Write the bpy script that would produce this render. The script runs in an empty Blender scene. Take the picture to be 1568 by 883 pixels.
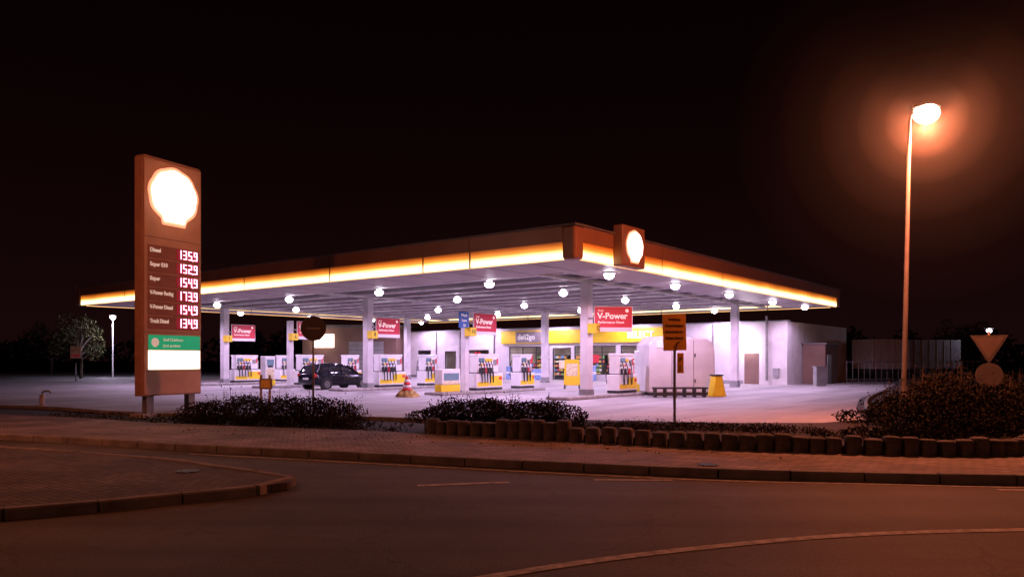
import bpy, math, random
import numpy as np
from mathutils import Vector, Matrix
random.seed(7); rng=np.random.default_rng(7)
SC=bpy.context.scene
COL=SC.collection
SC.view_settings.view_transform='Standard'; SC.view_settings.look='None'; SC.view_settings.exposure=0
R=math.radians

# ---------------------------------------------------------------- materials
def M(name,col,rough=.6,metal=0,em=None,es=0,var=.15,scale=3,bump=0,bscale=40,alpha=None):
    m=bpy.data.materials.new(name); m.use_nodes=True
    nt=m.node_tree; b=nt.nodes['Principled BSDF']
    tc=nt.nodes.new('ShaderNodeTexCoord')
    n=nt.nodes.new('ShaderNodeTexNoise'); n.inputs['Scale'].default_value=scale; n.inputs['Detail'].default_value=6
    nt.links.new(tc.outputs['Object'],n.inputs['Vector'])
    r=nt.nodes.new('ShaderNodeValToRGB')
    r.color_ramp.elements[0].position=.3; r.color_ramp.elements[1].position=.7
    r.color_ramp.elements[0].color=[c*(1-var) for c in col]+[1]
    r.color_ramp.elements[1].color=[min(1,c*(1+var)) for c in col]+[1]
    nt.links.new(n.outputs['Fac'],r.inputs['Fac']); nt.links.new(r.outputs['Color'],b.inputs['Base Color'])
    b.inputs['Roughness'].default_value=rough; b.inputs['Metallic'].default_value=metal
    if em: 
        b.inputs['Emission Color'].default_value=(*em,1); b.inputs['Emission Strength'].default_value=es
    if bump:
        n2=nt.nodes.new('ShaderNodeTexNoise'); n2.inputs['Scale'].default_value=bscale; n2.inputs['Detail'].default_value=4
        nt.links.new(tc.outputs['Object'],n2.inputs['Vector'])
        bp=nt.nodes.new('ShaderNodeBump'); bp.inputs['Strength'].default_value=bump; bp.inputs['Distance'].default_value=.02
        nt.links.new(n2.outputs['Fac'],bp.inputs['Height']); nt.links.new(bp.outputs['Normal'],b.inputs['Normal'])
    return m

def ground_mat(name,c1,c2,big=.25,fine=60,rough=.85,bump=.5,cracks=False,slab=0):
    m=bpy.data.materials.new(name); m.use_nodes=True
    nt=m.node_tree; b=nt.nodes['Principled BSDF']; L=nt.links.new
    tc=nt.nodes.new('ShaderNodeTexCoord')
    n=nt.nodes.new('ShaderNodeTexNoise'); n.inputs['Scale'].default_value=big; n.inputs['Detail'].default_value=8; n.inputs['Roughness'].default_value=.65
    f=nt.nodes.new('ShaderNodeTexNoise'); f.inputs['Scale'].default_value=fine; f.inputs['Detail'].default_value=3
    L(tc.outputs['Object'],n.inputs['Vector']); L(tc.outputs['Object'],f.inputs['Vector'])
    mx=nt.nodes.new('ShaderNodeMath'); mx.operation='MULTIPLY_ADD'; mx.inputs[1].default_value=.5; 
    L(f.outputs['Fac'],mx.inputs[0])
    m2=nt.nodes.new('ShaderNodeMath'); m2.operation='MULTIPLY'; m2.inputs[1].default_value=.6
    L(n.outputs['Fac'],m2.inputs[0]); L(m2.outputs[0],mx.inputs[2])
    r=nt.nodes.new('ShaderNodeValToRGB'); r.color_ramp.elements[0].position=.38; r.color_ramp.elements[1].position=.72
    r.color_ramp.elements[0].color=(*c1,1); r.color_ramp.elements[1].color=(*c2,1)
    L(mx.outputs[0],r.inputs['Fac']); out=r.outputs['Color']
    def scaled(src,fac):
        sc=nt.nodes.new('ShaderNodeVectorMath'); sc.operation='SCALE'; L(src,sc.inputs[0]); L(fac,sc.inputs['Scale']); return sc.outputs[0]
    if cracks:
        mp=nt.nodes.new('ShaderNodeMapping'); mp.inputs['Rotation'].default_value=(0,0,R(14)); mp.inputs['Scale'].default_value=(.05,.9,1)
        L(tc.outputs['Object'],mp.inputs['Vector'])
        w=nt.nodes.new('ShaderNodeTexNoise'); w.inputs['Scale'].default_value=1; w.inputs['Detail'].default_value=3; L(mp.outputs['Vector'],w.inputs['Vector'])
        mr=nt.nodes.new('ShaderNodeMapRange'); mr.inputs[1].default_value=.35; mr.inputs[2].default_value=.65; mr.inputs[3].default_value=.65; mr.inputs[4].default_value=1.3; L(w.outputs['Fac'],mr.inputs[0])
        out=scaled(out,mr.outputs[0])
        # fine cracks
        v=nt.nodes.new('ShaderNodeTexVoronoi'); v.feature='DISTANCE_TO_EDGE'; v.inputs['Scale'].default_value=.45
        nz=nt.nodes.new('ShaderNodeTexNoise'); nz.inputs['Scale'].default_value=1.5; nz.inputs['Detail'].default_value=5; L(tc.outputs['Object'],nz.inputs['Vector'])
        ad=nt.nodes.new('ShaderNodeVectorMath'); ad.operation='ADD'; L(tc.outputs['Object'],ad.inputs[0]); L(nz.outputs['Color'],ad.inputs[1]); L(ad.outputs[0],v.inputs['Vector'])
        m3=nt.nodes.new('ShaderNodeMapRange'); m3.inputs[1].default_value=.0; m3.inputs[2].default_value=.012; m3.inputs[3].default_value=.6; m3.inputs[4].default_value=1; L(v.outputs['Distance'],m3.inputs[0])
        out=scaled(out,m3.outputs[0])
    if slab:
        mp=nt.nodes.new('ShaderNodeMapping'); mp.inputs['Rotation'].default_value=(0,0,-R(52.06)); L(tc.outputs['Object'],mp.inputs['Vector'])
        t=nt.nodes.new('ShaderNodeTexBrick'); t.inputs['Scale'].default_value=1; t.inputs['Brick Width'].default_value=slab; t.inputs['Row Height'].default_value=slab; t.offset=0
        t.inputs['Mortar Size'].default_value=.03; t.inputs['Color1'].default_value=(1,1,1,1); t.inputs['Color2'].default_value=(.86,.86,.86,1); t.inputs['Mortar'].default_value=(.5,.5,.5,1)
        L(mp.outputs['Vector'],t.inputs['Vector'])
        # stains stretched along the lanes
        mp2=nt.nodes.new('ShaderNodeMapping'); mp2.inputs['Scale'].default_value=(.12,.9,1); L(mp.outputs['Vector'],mp2.inputs['Vector'])
        w=nt.nodes.new('ShaderNodeTexNoise'); w.inputs['Scale'].default_value=.8; w.inputs['Detail'].default_value=5; L(mp2.outputs['Vector'],w.inputs['Vector'])
        mr=nt.nodes.new('ShaderNodeMapRange'); mr.inputs[1].default_value=.3; mr.inputs[2].default_value=.6; mr.inputs[3].default_value=.62; mr.inputs[4].default_value=1.05; L(w.outputs['Fac'],mr.inputs[0])
        ml=nt.nodes.new('ShaderNodeVectorMath'); ml.operation='MULTIPLY'; L(out,ml.inputs[0]); L(t.outputs['Color'],ml.inputs[1])
        out=scaled(ml.outputs[0],mr.outputs[0])
    L(out,b.inputs['Base Color'])
    b.inputs['Roughness'].default_value=rough
    bp=nt.nodes.new('ShaderNodeBump'); bp.inputs['Strength'].default_value=bump; bp.inputs['Distance'].default_value=.01
    L(f.outputs['Fac'],bp.inputs['Height']); L(bp.outputs['Normal'],b.inputs['Normal'])
    return m

def brick_mat(name,c1,c2,mortar,scale=1,bw=.22,rh=.11,rot=0,ms=.008):
    m=bpy.data.materials.new(name); m.use_nodes=True
    nt=m.node_tree; b=nt.nodes['Principled BSDF']; L=nt.links.new
    tc=nt.nodes.new('ShaderNodeTexCoord'); mp=nt.nodes.new('ShaderNodeMapping'); mp.inputs['Rotation'].default_value=(0,0,rot)
    L(tc.outputs['Object'],mp.inputs['Vector'])
    t=nt.nodes.new('ShaderNodeTexBrick'); t.inputs['Scale'].default_value=scale
    t.inputs['Brick Width'].default_value=bw; t.inputs['Row Height'].default_value=rh; t.inputs['Mortar Size'].default_value=ms
    t.inputs['Color1'].default_value=(*c1,1); t.inputs['Color2'].default_value=(*c2,1); t.inputs['Mortar'].default_value=(*mortar,1)
    L(mp.outputs['Vector'],t.inputs['Vector'])
    n=nt.nodes.new('ShaderNodeTexNoise'); n.inputs['Scale'].default_value=.8; n.inputs['Detail'].default_value=8
    L(tc.outputs['Object'],n.inputs['Vector'])
    rr=nt.nodes.new('ShaderNodeMapRange'); rr.inputs[1].default_value=.3; rr.inputs[2].default_value=.7; rr.inputs[3].default_value=.5; rr.inputs[4].default_value=1.3
    L(n.outputs['Fac'],rr.inputs[0])
    mx=nt.nodes.new('ShaderNodeVectorMath'); mx.operation='SCALE'
    L(t.outputs['Color'],mx.inputs[0]); L(rr.outputs[0],mx.inputs['Scale']); L(mx.outputs[0],b.inputs['Base Color'])
    b.inputs['Roughness'].default_value=.85
    bp=nt.nodes.new('ShaderNodeBump'); bp.inputs['Strength'].default_value=.6; bp.inputs['Distance'].default_value=.01; bp.invert=True
    L(t.outputs['Fac'],bp.inputs['Height']); L(bp.outputs['Normal'],b.inputs['Normal'])
    return m

white=M('white_paint',(.75,.75,.75),.4,var=.06)
colw=M('column_white',(.62,.60,.62),.5,var=.12,scale=1.5)
wallw=M('white_render',(.58,.56,.56),.8,var=.12,scale=1.2,bump=.2)
inner=M('shop_back_wall',(.45,.38,.34),.8,var=.3,scale=1)
grey=M('grey_metal',(.3,.3,.31),.45,.5)
galv=M('galvanised_steel',(.22,.21,.21),.6,.4,var=.2)
polem=M('lamp_pole_paint',(.11,.10,.10),.75,.0,var=.2)
dark=M('dark_plastic',(.03,.03,.032),.5)
rubber=M('black_rubber',(.015,.015,.015),.6)
yellow=M('yellow_paint',(.8,.58,.02),.45,var=.08)
redp=M('red_paint',(.62,.03,.05),.45,var=.05)
redsign=M('red_sign_panel',(.56,.03,.06),.4,em=(.8,.03,.08),es=.04,var=.05)
bluep=M('blue_paint',(.03,.12,.45),.4)
screen=M('pump_display',(.08,.1,.14),.2,em=(.4,.55,.9),es=.25)
pylonp=M('pylon_brown_panel',(.60,.36,.22),.45,var=.1,scale=1.5)
pylonedge=M('pylon_edge',(.40,.22,.14),.5)
pylonrow=M('pylon_price_row',(.34,.13,.08),.5)
orangep=M('orange_sign',(.75,.36,.04),.5,var=.08)
timber=M('timber',(.3,.18,.09),.8,var=.3)
conc=M('concrete',(.33,.31,.3),.9,var=.25,scale=4,bump=.4)
kerbm=M('kerb_stone',(.20,.185,.175),.9,var=.35,scale=3,bump=.4)
palis=M('palisade_concrete',(.10,.088,.082),.9,var=.55,scale=5,bump=.9)
roofdark=M('roof_metal_dark',(.10,.09,.09),.6,var=.2)
soffit=M('soffit_panel',(.36,.30,.32),.5,var=.06,scale=.6)
deck=M('underside_deck',(.085,.07,.078),.7,var=.1)
purl=M('purlin_white',(.55,.51,.53),.5)
fasc=M('fascia_paint',(.24,.115,.065),.45,var=.12,scale=.8)
logoW=M('logo_white_lit',(.9,.9,.9),.4,em=(1,.86,.80),es=6)
logoO=M('logo_rim_lit',(.9,.5,.2),.4,em=(1,.36,.22),es=.95)
whitelit=M('white_panel_lit',(.9,.9,.9),.4,em=(1,.93,.74),es=2.6)
greenlit=M('green_panel_lit',(.02,.35,.2),.4,em=(.0,.30,.13),es=.8)
digit=M('led_digit',(.9,.5,.6),.4,em=(1,.42,.62),es=3.6)
redback=M('led_backing',(.16,.015,.02),.5,em=(.35,.01,.02),es=.5)
labelw=M('label_white',(.85,.8,.75),.5,em=(1,.75,.6),es=.35)
bulb=M('canopy_lamp_glass',(.9,.9,.9),.3,em=(.95,.86,1),es=25)
neonlit=M('wall_light_glass',(.9,.9,.9),.3,em=(1,.9,.95),es=14)
sodium=M('sodium_lamp_glass',(.9,.7,.4),.3,em=(1,.78,.50),es=40)
glassd=M('dark_glass',(.02,.02,.025),.08,var=.05)
carp=M('car_paint_dark',(.012,.012,.02),.18,.3,var=.05)
chrome=M('chrome',(.6,.6,.6),.15,1)
rim=M('alloy_rim',(.35,.35,.36),.3,.8)
tail=M('tail_light',(.3,.01,.01),.2,em=(.7,.02,.02),es=.25)
head=M('head_light',(.6,.6,.65),.1,em=(.8,.7,1),es=.25)
paintline=M('road_marking_paint',(.42,.40,.36),.8,var=.5,scale=9)
poster=M('poster_paper',(.7,.62,.4),.6,var=.4,scale=9)
bark=M('bark',(.07,.05,.035),.9,var=.3,bump=.6)
signback=M('sign_back_grey',(.05,.045,.045),.7,.0)
wallb=M('brown_wall',(.17,.10,.08),.8,var=.2,scale=.7)
winlit=M('lit_window',(.9,.8,.7),.5,em=(1,.72,.62),es=2.3)
concF=ground_mat('forecourt_concrete',(.24,.225,.23),(.50,.47,.47),big=.18,fine=25,rough=.7,bump=.25,slab=5)
asph=ground_mat('asphalt',(.035,.033,.032),(.115,.108,.104),big=.35,fine=45,rough=.8,bump=.8,cracks=True)
soil=ground_mat('soil_and_grass',(.018,.015,.012),(.05,.04,.03),big=.6,fine=14,rough=1,bump=1)
paver=brick_mat('pavement_blocks',(.20,.165,.15),(.34,.28,.26),(.06,.05,.045),rot=R(-15))
paver2=brick_mat('island_blocks',(.08,.07,.066),(.14,.12,.11),(.04,.032,.03),bw=.2,rh=.1,rot=R(38),ms=.01)

def leafmat(name,c1,c2):
    m=bpy.data.materials.new(name); m.use_nodes=True; nt=m.node_tree; b=nt.nodes['Principled BSDF']; L=nt.links.new
    g=nt.nodes.new('ShaderNodeNewGeometry'); r=nt.nodes.new('ShaderNodeValToRGB')
    r.color_ramp.elements[0].color=(*c1,1); r.color_ramp.elements[1].color=(*c2,1)
    L(g.outputs['Random Per Island'],r.inputs['Fac']); L(r.outputs['Color'],b.inputs['Base Color']); b.inputs['Roughness'].default_value=.9
    b.inputs['Specular IOR Level'].default_value=.1
    return m
leafD=leafmat('leaf_dark',(.010,.010,.007),(.042,.034,.022))
leafG=leafmat('leaf_green',(.015,.022,.010),(.06,.065,.025))
leafT=leafmat('tree_leaf',(.03,.04,.015),(.12,.12,.05))

# ---------------------------------------------------------------- helpers
def top(name,loc=(0,0,0),rz=0):
    e=bpy.data.objects.new(name,None); COL.objects.link(e); e.location=loc; e.rotation_euler=(0,0,rz); e.empty_display_size=.2
    return e
def mesh(name,vs,fs,mat,parent=None,smooth=False,loc=(0,0,0),rot=(0,0,0),bevel=0):
    me=bpy.data.meshes.new(name); me.from_pydata([tuple(v) for v in vs],[],fs); me.update()
    o=bpy.data.objects.new(name,me); COL.objects.link(o)
    if mat: me.materials.append(mat)
    if smooth: me.polygons.foreach_set('use_smooth',[True]*len(me.polygons))
    o.parent=parent; o.location=loc; o.rotation_euler=rot
    if bevel:
        b=o.modifiers.new('b','BEVEL'); b.width=bevel; b.segments=3; b.limit_method='ANGLE'
    return o
def box(p,name,c,s,mat,rz=0,bevel=0,rx=0,ry=0):
    x,y,z=s[0]/2,s[1]/2,s[2]/2
    v=[(-x,-y,-z),(x,-y,-z),(x,y,-z),(-x,y,-z),(-x,-y,z),(x,-y,z),(x,y,z),(-x,y,z)]
    f=[(0,3,2,1),(4,5,6,7),(0,1,5,4),(1,2,6,5),(2,3,7,6),(3,0,4,7)]
    return mesh(name,v,f,mat,p,loc=c,rot=(rx,ry,rz),bevel=bevel)
def span(p,name,a,b,mat,bevel=0):
    return box(p,name,[(a[i]+b[i])/2 for i in range(3)],[abs(b[i]-a[i]) for i in range(3)],mat,bevel=bevel)
def cyl(p,name,c,r,h,mat,r2=None,n=24,rot=(0,0,0),bevel=0):
    r2=r if r2 is None else r2
    v=[];f=[]
    for i in range(n):
        a=2*math.pi*i/n; v.append((r*math.cos(a),r*math.sin(a),-h/2)); 
    for i in range(n):
        a=2*math.pi*i/n; v.append((r2*math.cos(a),r2*math.sin(a),h/2))
    for i in range(n): f.append((i,(i+1)%n,n+(i+1)%n,n+i))
    f.append(tuple(range(n-1,-1,-1))); f.append(tuple(range(n,2*n)))
    o=mesh(name,v,f,mat,p,loc=c,rot=rot,bevel=bevel)
    for i,pl in enumerate(o.data.polygons): pl.use_smooth = i<n
    return o
def ball(p,name,c,s,mat,n=20,m=12):
    v=[];f=[]
    for j in range(m+1):
        t=math.pi*j/m
        for i in range(n):
            a=2*math.pi*i/n; v.append((s[0]*math.sin(t)*math.cos(a),s[1]*math.sin(t)*math.sin(a),s[2]*math.cos(t)))
    for j in range(m):
        for i in range(n): f.append((j*n+i,(j+1)*n+i,(j+1)*n+(i+1)%n,j*n+(i+1)%n))
    return mesh(name,v,f,mat,p,True,loc=c)
def tube(p,name,pts,r,mat,n=8):
    pts=[Vector(q) for q in pts]; v=[];f=[]
    rs=r if isinstance(r,(list,tuple)) else [r]*len(pts)
    for k,q in enumerate(pts):
        d=(pts[min(k+1,len(pts)-1)]-pts[max(k-1,0)]).normalized()
        u=d.cross(Vector((0,0,1))); 
        if u.length<.05: u=d.cross(Vector((0,1,0)))
        u.normalize(); w=d.cross(u)
        for i in range(n):
            a=2*math.pi*i/n; v.append(q+rs[k]*(math.cos(a)*u+math.sin(a)*w))
    for k in range(len(pts)-1):
        for i in range(n): f.append((k*n+i,k*n+(i+1)%n,(k+1)*n+(i+1)%n,(k+1)*n+i))
    f.append(tuple(range(n))); f.append(tuple(range((len(pts)-1)*n,len(pts)*n)))
    return mesh(name,v,f,mat,p,True)
def prism(p,name,poly,d,mat,loc=(0,0,0),rot=(0,0,0),bevel=0):
    n=len(poly); v=[(a,0,b) for a,b in poly]+[(a,d,b) for a,b in poly]
    f=[tuple(range(n)),tuple(range(2*n-1,n-1,-1))]+[(i,n+i,n+(i+1)%n,(i+1)%n) for i in range(n)]
    return mesh(name,v,f,mat,p,loc=loc,rot=rot,bevel=bevel)
def sheet(name,poly,z,mat,parent=None,h=0):
    n=len(poly)
    v=[(x,y,z) for x,y in poly]; f=[tuple(range(n))]
    if h:
        v+=[(x,y,z-h) for x,y in poly]; f+=[(i,n+i,n+(i+1)%n,(i+1)%n) for i in range(n)]
    return mesh(name,v,f,mat,parent)
def text(p,name,s,loc,size,mat,rz=0,align='LEFT',off=0.0,ext=.004,sx=1):
    c=bpy.data.curves.new(name,'FONT'); c.body=s; c.size=size; c.extrude=ext; c.offset=off; c.align_x=align; c.align_y='CENTER'; c.resolution_u=3
    o=bpy.data.objects.new(name+'_tmp',c); COL.objects.link(o)
    dg=bpy.context.evaluated_depsgraph_get()
    me=bpy.data.meshes.new_from_object(o.evaluated_get(dg)); bpy.data.objects.remove(o)
    me.materials.clear(); me.materials.append(mat)
    t=bpy.data.objects.new(name,me); COL.objects.link(t); t.parent=p; t.location=loc; t.rotation_euler=(R(90),0,rz); t.scale=(sx,1,1)
    return t
def light(p,name,kind,loc,e,col,rad=.1,cone=170,rot=(0,0,0),size=1,sizey=None):
    l=bpy.data.lights.new(name,kind); l.energy=e; l.color=col
    if kind in('POINT','SPOT'): l.shadow_soft_size=rad
    if kind=='SPOT': l.spot_size=R(cone); l.spot_blend=.35
    if kind=='AREA':
        l.size=size
        if sizey: l.shape='RECTANGLE'; l.size_y=sizey
    o=bpy.data.objects.new(name,l); COL.objects.link(o); o.parent=p; o.location=loc; o.rotation_euler=rot
    return o
def catmull(pts,n=8):
    P=[pts[0]]+list(pts)+[pts[-1]]; out=[]
    for i in range(1,len(P)-2):
        for k in range(n):
            t=k/n; a,b,c,d=[np.array(P[i+j],float) for j in(-1,0,1,2)]
            out.append(tuple(.5*((2*b)+(-a+c)*t+(2*a-5*b+4*c-d)*t*t+(-a+3*b-3*c+d)*t**3)))
    out.append(tuple(pts[-1])); return out
def ribbon(name,pts,w,z,mat,h=0,parent=None,offs=0,zt=None):
    L=[];Rr=[]
    for i,q in enumerate(pts):
        a=np.array(pts[max(i-1,0)]);b=np.array(pts[min(i+1,len(pts)-1)]); d=(b-a)/np.linalg.norm(b-a); nrm=np.array([-d[1],d[0]])
        L.append(np.array(q)+nrm*(offs+w/2)); Rr.append(np.array(q)+nrm*(offs-w/2))
    v=[(*l,z) for l in L]+[(*r,z) for r in Rr]; n=len(pts)
    f=[(n+i,n+i+1,i+1,i) for i in range(n-1)]
    return mesh(name,v,f,mat,parent)
def kerbstones(name,pts,w,z,h,mat,parent,step=1.0,gap=.012):
    P=[np.array(p) for p in pts]; d=[0]
    for i in range(1,len(P)): d.append(d[-1]+np.linalg.norm(P[i]-P[i-1]))
    def at(s):
        s=min(max(s,0),d[-1]); i=max(1,int(np.searchsorted(d,s))); t=(s-d[i-1])/max(1e-6,d[i]-d[i-1]); return P[i-1]+(P[i]-P[i-1])*t
    v=[];f=[];s=0
    while s<d[-1]-.2:
        a=at(s+gap); b=at(s+step-gap); dd=b-a; L=np.linalg.norm(dd)
        if L<.05: break
        dd/=L; nn=np.array([-dd[1],dd[0]])*w/2; dz=random.uniform(-.006,.006)
        k=len(v)
        for zz,q in((z-h,1),(z-.02+dz,1),(z+dz,.78)):
            for pt in(a-nn*q,b-nn*q,b+nn*q,a+nn*q): v.append((*pt,zz))
        for l in(0,4):
            for j in range(4): f.append((k+l+j,k+l+(j+1)%4,k+l+4+(j+1)%4,k+l+4+j))
        f.append((k+8,k+9,k+10,k+11)); s+=step
    return mesh(name,v,f,mat,parent)
def leaves(name,pos,size,mat,parent=None,loc=(0,0,0)):
    n=len(pos); s=size*rng.uniform(.6,1.3,(n,1))
    d=rng.normal(size=(n,3)); d/=np.linalg.norm(d,axis=1,keepdims=True)
    e=rng.normal(size=(n,3)); e-=d*np.sum(e*d,1,keepdims=True); e/=np.linalg.norm(e,axis=1,keepdims=True)
    v=np.stack([pos-d*s,pos+e*s*.45,pos+d*s,pos-e*s*.45],1).reshape(-1,3)
    me=bpy.data.meshes.new(name); me.vertices.add(4*n); me.vertices.foreach_set('co',v.ravel())
    me.loops.add(4*n); me.loops.foreach_set('vertex_index',np.arange(4*n,dtype=np.int32))
    me.polygons.add(n); me.polygons.foreach_set('loop_start',np.arange(0,4*n,4,dtype=np.int32)); 
    me.update(calc_edges=True); me.validate(); me.materials.append(mat)
    o=bpy.data.objects.new(name,me); COL.objects.link(o); o.parent=parent; o.location=loc
    return o
def clumps(cs,n):
    w=np.array([c[3]*c[4]*c[5] for c in cs]); w/=w.sum(); out=[]
    for c,k in zip(cs,(w*n).astype(int)):
        p=rng.normal(size=(k,3)); p/=np.linalg.norm(p,axis=1,keepdims=True); p*=rng.uniform(.3,1.12,(k,1))**.45
        out.append(p*np.array(c[3:6])+np.array(c[:3]))
    p=np.concatenate(out); return p

# ---------------------------------------------------------------- survey frame of the station
ANG=math.atan2(.789,.615)
CX,CY=2.07,25.6
def S(b,a): return (CX+.615*b-.788*a, CY+.789*b+.615*a)
def stop(name,b,a,z=0,extra=0):
    x,y=S(b,a); return top(name,(x,y,z),ANG+extra)
VIO=(.86,.59,1.0)

# ---------------------------------------------------------------- ground
sheet('ground',[(-400,-60),(400,-60),(400,500),(-400,500)],0,soil)
sheet('forecourt',[(-70,40),(-37,32),(-18.5,28),(-12.2,24.6),(-8,23.2),(-4.26,22.5),(-1.5,21.2),(1.95,19.9),(5.07,19),(7.15,19),(8.85,20.2),(10.2,22.5),(12,27),(15,33.4),(20,42),(27,54),(38,70),(10,95),(-60,95)],.006,concF)
kerb_line=[(-34,23.5),(-22,20),(-11,16.7),(-5.96,14.6),(-2.05,13.2),(0,12.4),(2.1,11.7),(3.9,11.2),(7.15,10.75),(11,10.4),(18,10.3),(40,11)]
KL=catmull(kerb_line,6)
back=[(40,15),(18,14),(9.4,13.7),(7.7,12.85),(5.75,13.25),(3.7,13.9),(1.5,15.0),(-1.9,16.8),(-3.3,17.5),(-8.9,19.6),(-14.9,22.6),(-34,29)]
sheet('road',[(x,y+.02) for x,y in KL]+[(60,11),(60,-40),(-60,-40),(-60,26)],.004,asph)
sheet('pavement',KL+catmull(back,5),.12,paver,h=.11)
kb=top('kerb')
kerbstones('kerb_stones',KL,.16,.135,.135,kerbm,kb)
fk=catmull([(-37,31.6),(-18.5,27.6),(-12.2,24.2),(-8,22.8),(-4.26,22.1),(-1.5,20.8),(1.95,19.5),(5.07,18.6),(7.4,18.6),(9.1,19.9),(10.5,22.3),(12.3,26.8),(15.3,33.2),(20.3,42)],5)
fkb=top('forecourt_kerb'); kerbstones('kerb_stones',fk,.12,.1,.1,kerbm,fkb)
mk=top('road_markings')
edge=catmull([(-5.9,14.15),(-2.6,12.95),(-.14,12.05),(1.6,11.45),(3.2,11.0),(5,10.75),(7,10.45),(12,10.1)],6)
ribbon('edge_line',edge,.075,.010,paintline,parent=mk)
ribbon('dash_1',[(-1.3,10.62),(-.04,10.9)],.12,.010,paintline,parent=mk)
ribbon('dash_2',[(1.18,11.12),(2.3,11.1)],.10,.010,paintline,parent=mk)
ribbon('dash_3',[(6.45,10.28),(7.6,10.2)],.10,.010,paintline,parent=mk)
ribbon('curved_line',catmull([(-1.4,5.45),(-.23,6.15),(.66,6.65),(1.8,7.15),(3.36,7.65),(5.2,7.88),(8,8.0),(12,7.7)],8),.13,.010,paintline,parent=mk)
isl=[(-14,5.4),(-9,7.1),(-5.5,8.4),(-3.84,9.5),(-3.15,10.05),(-2.95,10.35),(-3.2,10.85),(-4.3,11.6),(-5.7,12.6),(-9.3,14.2),(-16,16.4),(-22,16)]
ti=top('traffic_island'); IL=catmull(isl,5)
sheet('island_paving',IL,.115,paver2,parent=ti,h=.1)
kerbstones('island_kerb',IL,.14,.13,.13,kerbm,ti,step=.9)
for q in[(-4.7,11.2),(3.0,11.85)]:
    d=top('drain_cover',(q[0],q[1],.118 if q[0]<0 else .122)); cyl(d,'cover',(0,0,.004),.16,.012,dark,n=20)
    for i in range(4): box(d,'rib_%d'%(i+1),(-.09+.06*i,0,.012),(.02,.22,.008),dark)

bed=[(1.6,15.2),(3.75,14.1),(5.8,13.45),(7.6,13.05),(8.7,13.3),(9.4,14),(12,15.5),(22,17),(26,24),(13,24),(10.2,21.0),(8.9,19.4),(7.3,18.2),(4.9,18.2),(1.8,19.1),(-1.5,20.3),(-2.1,18.5),(-1.9,17)]
sheet('planting_bed',bed,.24,soil,h=.235)
wl=top('palisade_wall')
wp=catmull([(-1.95,17.2),(-.8,16.35),(1.5,15.15),(3.7,14.0),(5.75,13.35),(7.4,13.0),(8.6,13.15),(9.35,13.85),(10.6,14.7),(13,15.6)],30)
acc=0;last=np.array(wp[0]);k=0
for q in wp[1:]:
    q=np.array(q); acc+=np.linalg.norm(q-last); last=q
    if acc>=.262:
        acc=0;k+=1
        h=.40+random.uniform(-.03,.03)+(.1 if 6<k<13 else 0)
        cyl(wl,'palisade_%d'%k,(q[0],q[1],h/2),.148+random.uniform(-.006,.006),h,palis,n=14,bevel=.04,rot=(random.uniform(-.03,.03),random.uniform(-.03,.03),0))

# ---------------------------------------------------------------- bushes
def bush(name,c,L,W,H,ang,n,z0,mat=leafD,ls=.045):
    cs=[]; m=int(L*3)+4
    for i in range(m):
        t=(i+.5)/m-.5
        env=math.sqrt(max(.12,1-(2*t)**4))*random.uniform(.8,1.08)
        cs.append((t*L+random.uniform(-.15,.15),random.uniform(-.3,.3)*W,z0+H*.42*env,random.uniform(.35,.6),W*.38*random.uniform(.8,1.2),H*.5*env))
    e=top(name,(c[0],c[1],0),ang)
    P=clumps(cs,n); P=P[P[:,2]>z0-.02]
    leaves('foliage',P,ls,mat,e)
    tw=[];
    for i in range(int(L*14)):
        t=random.uniform(-.5,.5); env=math.sqrt(max(.12,1-(2*t)**4)); y=random.uniform(-.4,.4)*W
        h=H*env*random.uniform(.9,1.28); lean=random.uniform(-.15,.15)
        for j in range(9):
            f=j/8; tw.append((t*L+lean*f,y,z0+h*(.5+.5*f)))
        if i%3==0: tube(e,'twig_%d'%i,[(t*L,y,z0),(t*L+lean*.6,y,z0+h*.6),(t*L+lean,y,z0+h)],[.012,.008,.004],bark,n=4)
    P2=np.array(tw)+rng.normal(size=(len(tw),3))*.025
    leaves('shoots',P2,ls*.8,mat,e)
    return e
bush('hedge_bush',(-6.2,20.3),5.3,1.6,.85,R(-17),19000,.0,ls=.034)
bush('hedge_bush',(-.3,18.3),3.8,1.3,.62,R(-13),14000,.24,ls=.034)
bush('shrub_mass',(10.9,17.6),5.6,2.6,.95,R(-5),20000,.24,ls=.045)
bush('shrub_mass',(14.5,16.8),6,2.6,1.2,R(5),14000,.24,ls=.05)
bush('shrub_mass',(14.0,23.5),6,2.4,1.3,R(20),12000,.1,ls=.06)
bush('shrub_mass',(9.3,15.2),3.4,1.3,.42,R(12),7000,.24,ls=.04)
bush('shrub_mass',(7.4,14.5),2.4,.9,.26,R(-14),3500,.24,ls=.03)
bush('ground_cover',(3.6,16.4),6,1.8,.15,R(-20),6500,.24,ls=.025)
gp=np.stack([rng.uniform(-14,9,2600),np.zeros(2600),np.zeros(2600)],1); 
gp[:,1]=20.6-.40*(gp[:,0]+8)+rng.uniform(-.9,1.5,2600); gp[:,2]=.03+rng.uniform(0,.07,2600)
leaves('grass',gp[(gp[:,0]<-2.5)],.05,leafG)
lp=np.stack([rng.uniform(-9,9,260),np.zeros(260),np.full(260,.128)],1); lp[:,1]=15.3-.36*(lp[:,0]+2)+rng.uniform(-.5,1.1,260)
lp=lp[(lp[:,0]<5)]; leaves('fallen_leaves',lp,.03,leafmat('dead_leaf',(.12,.07,.03),(.25,.15,.07)))

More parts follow.
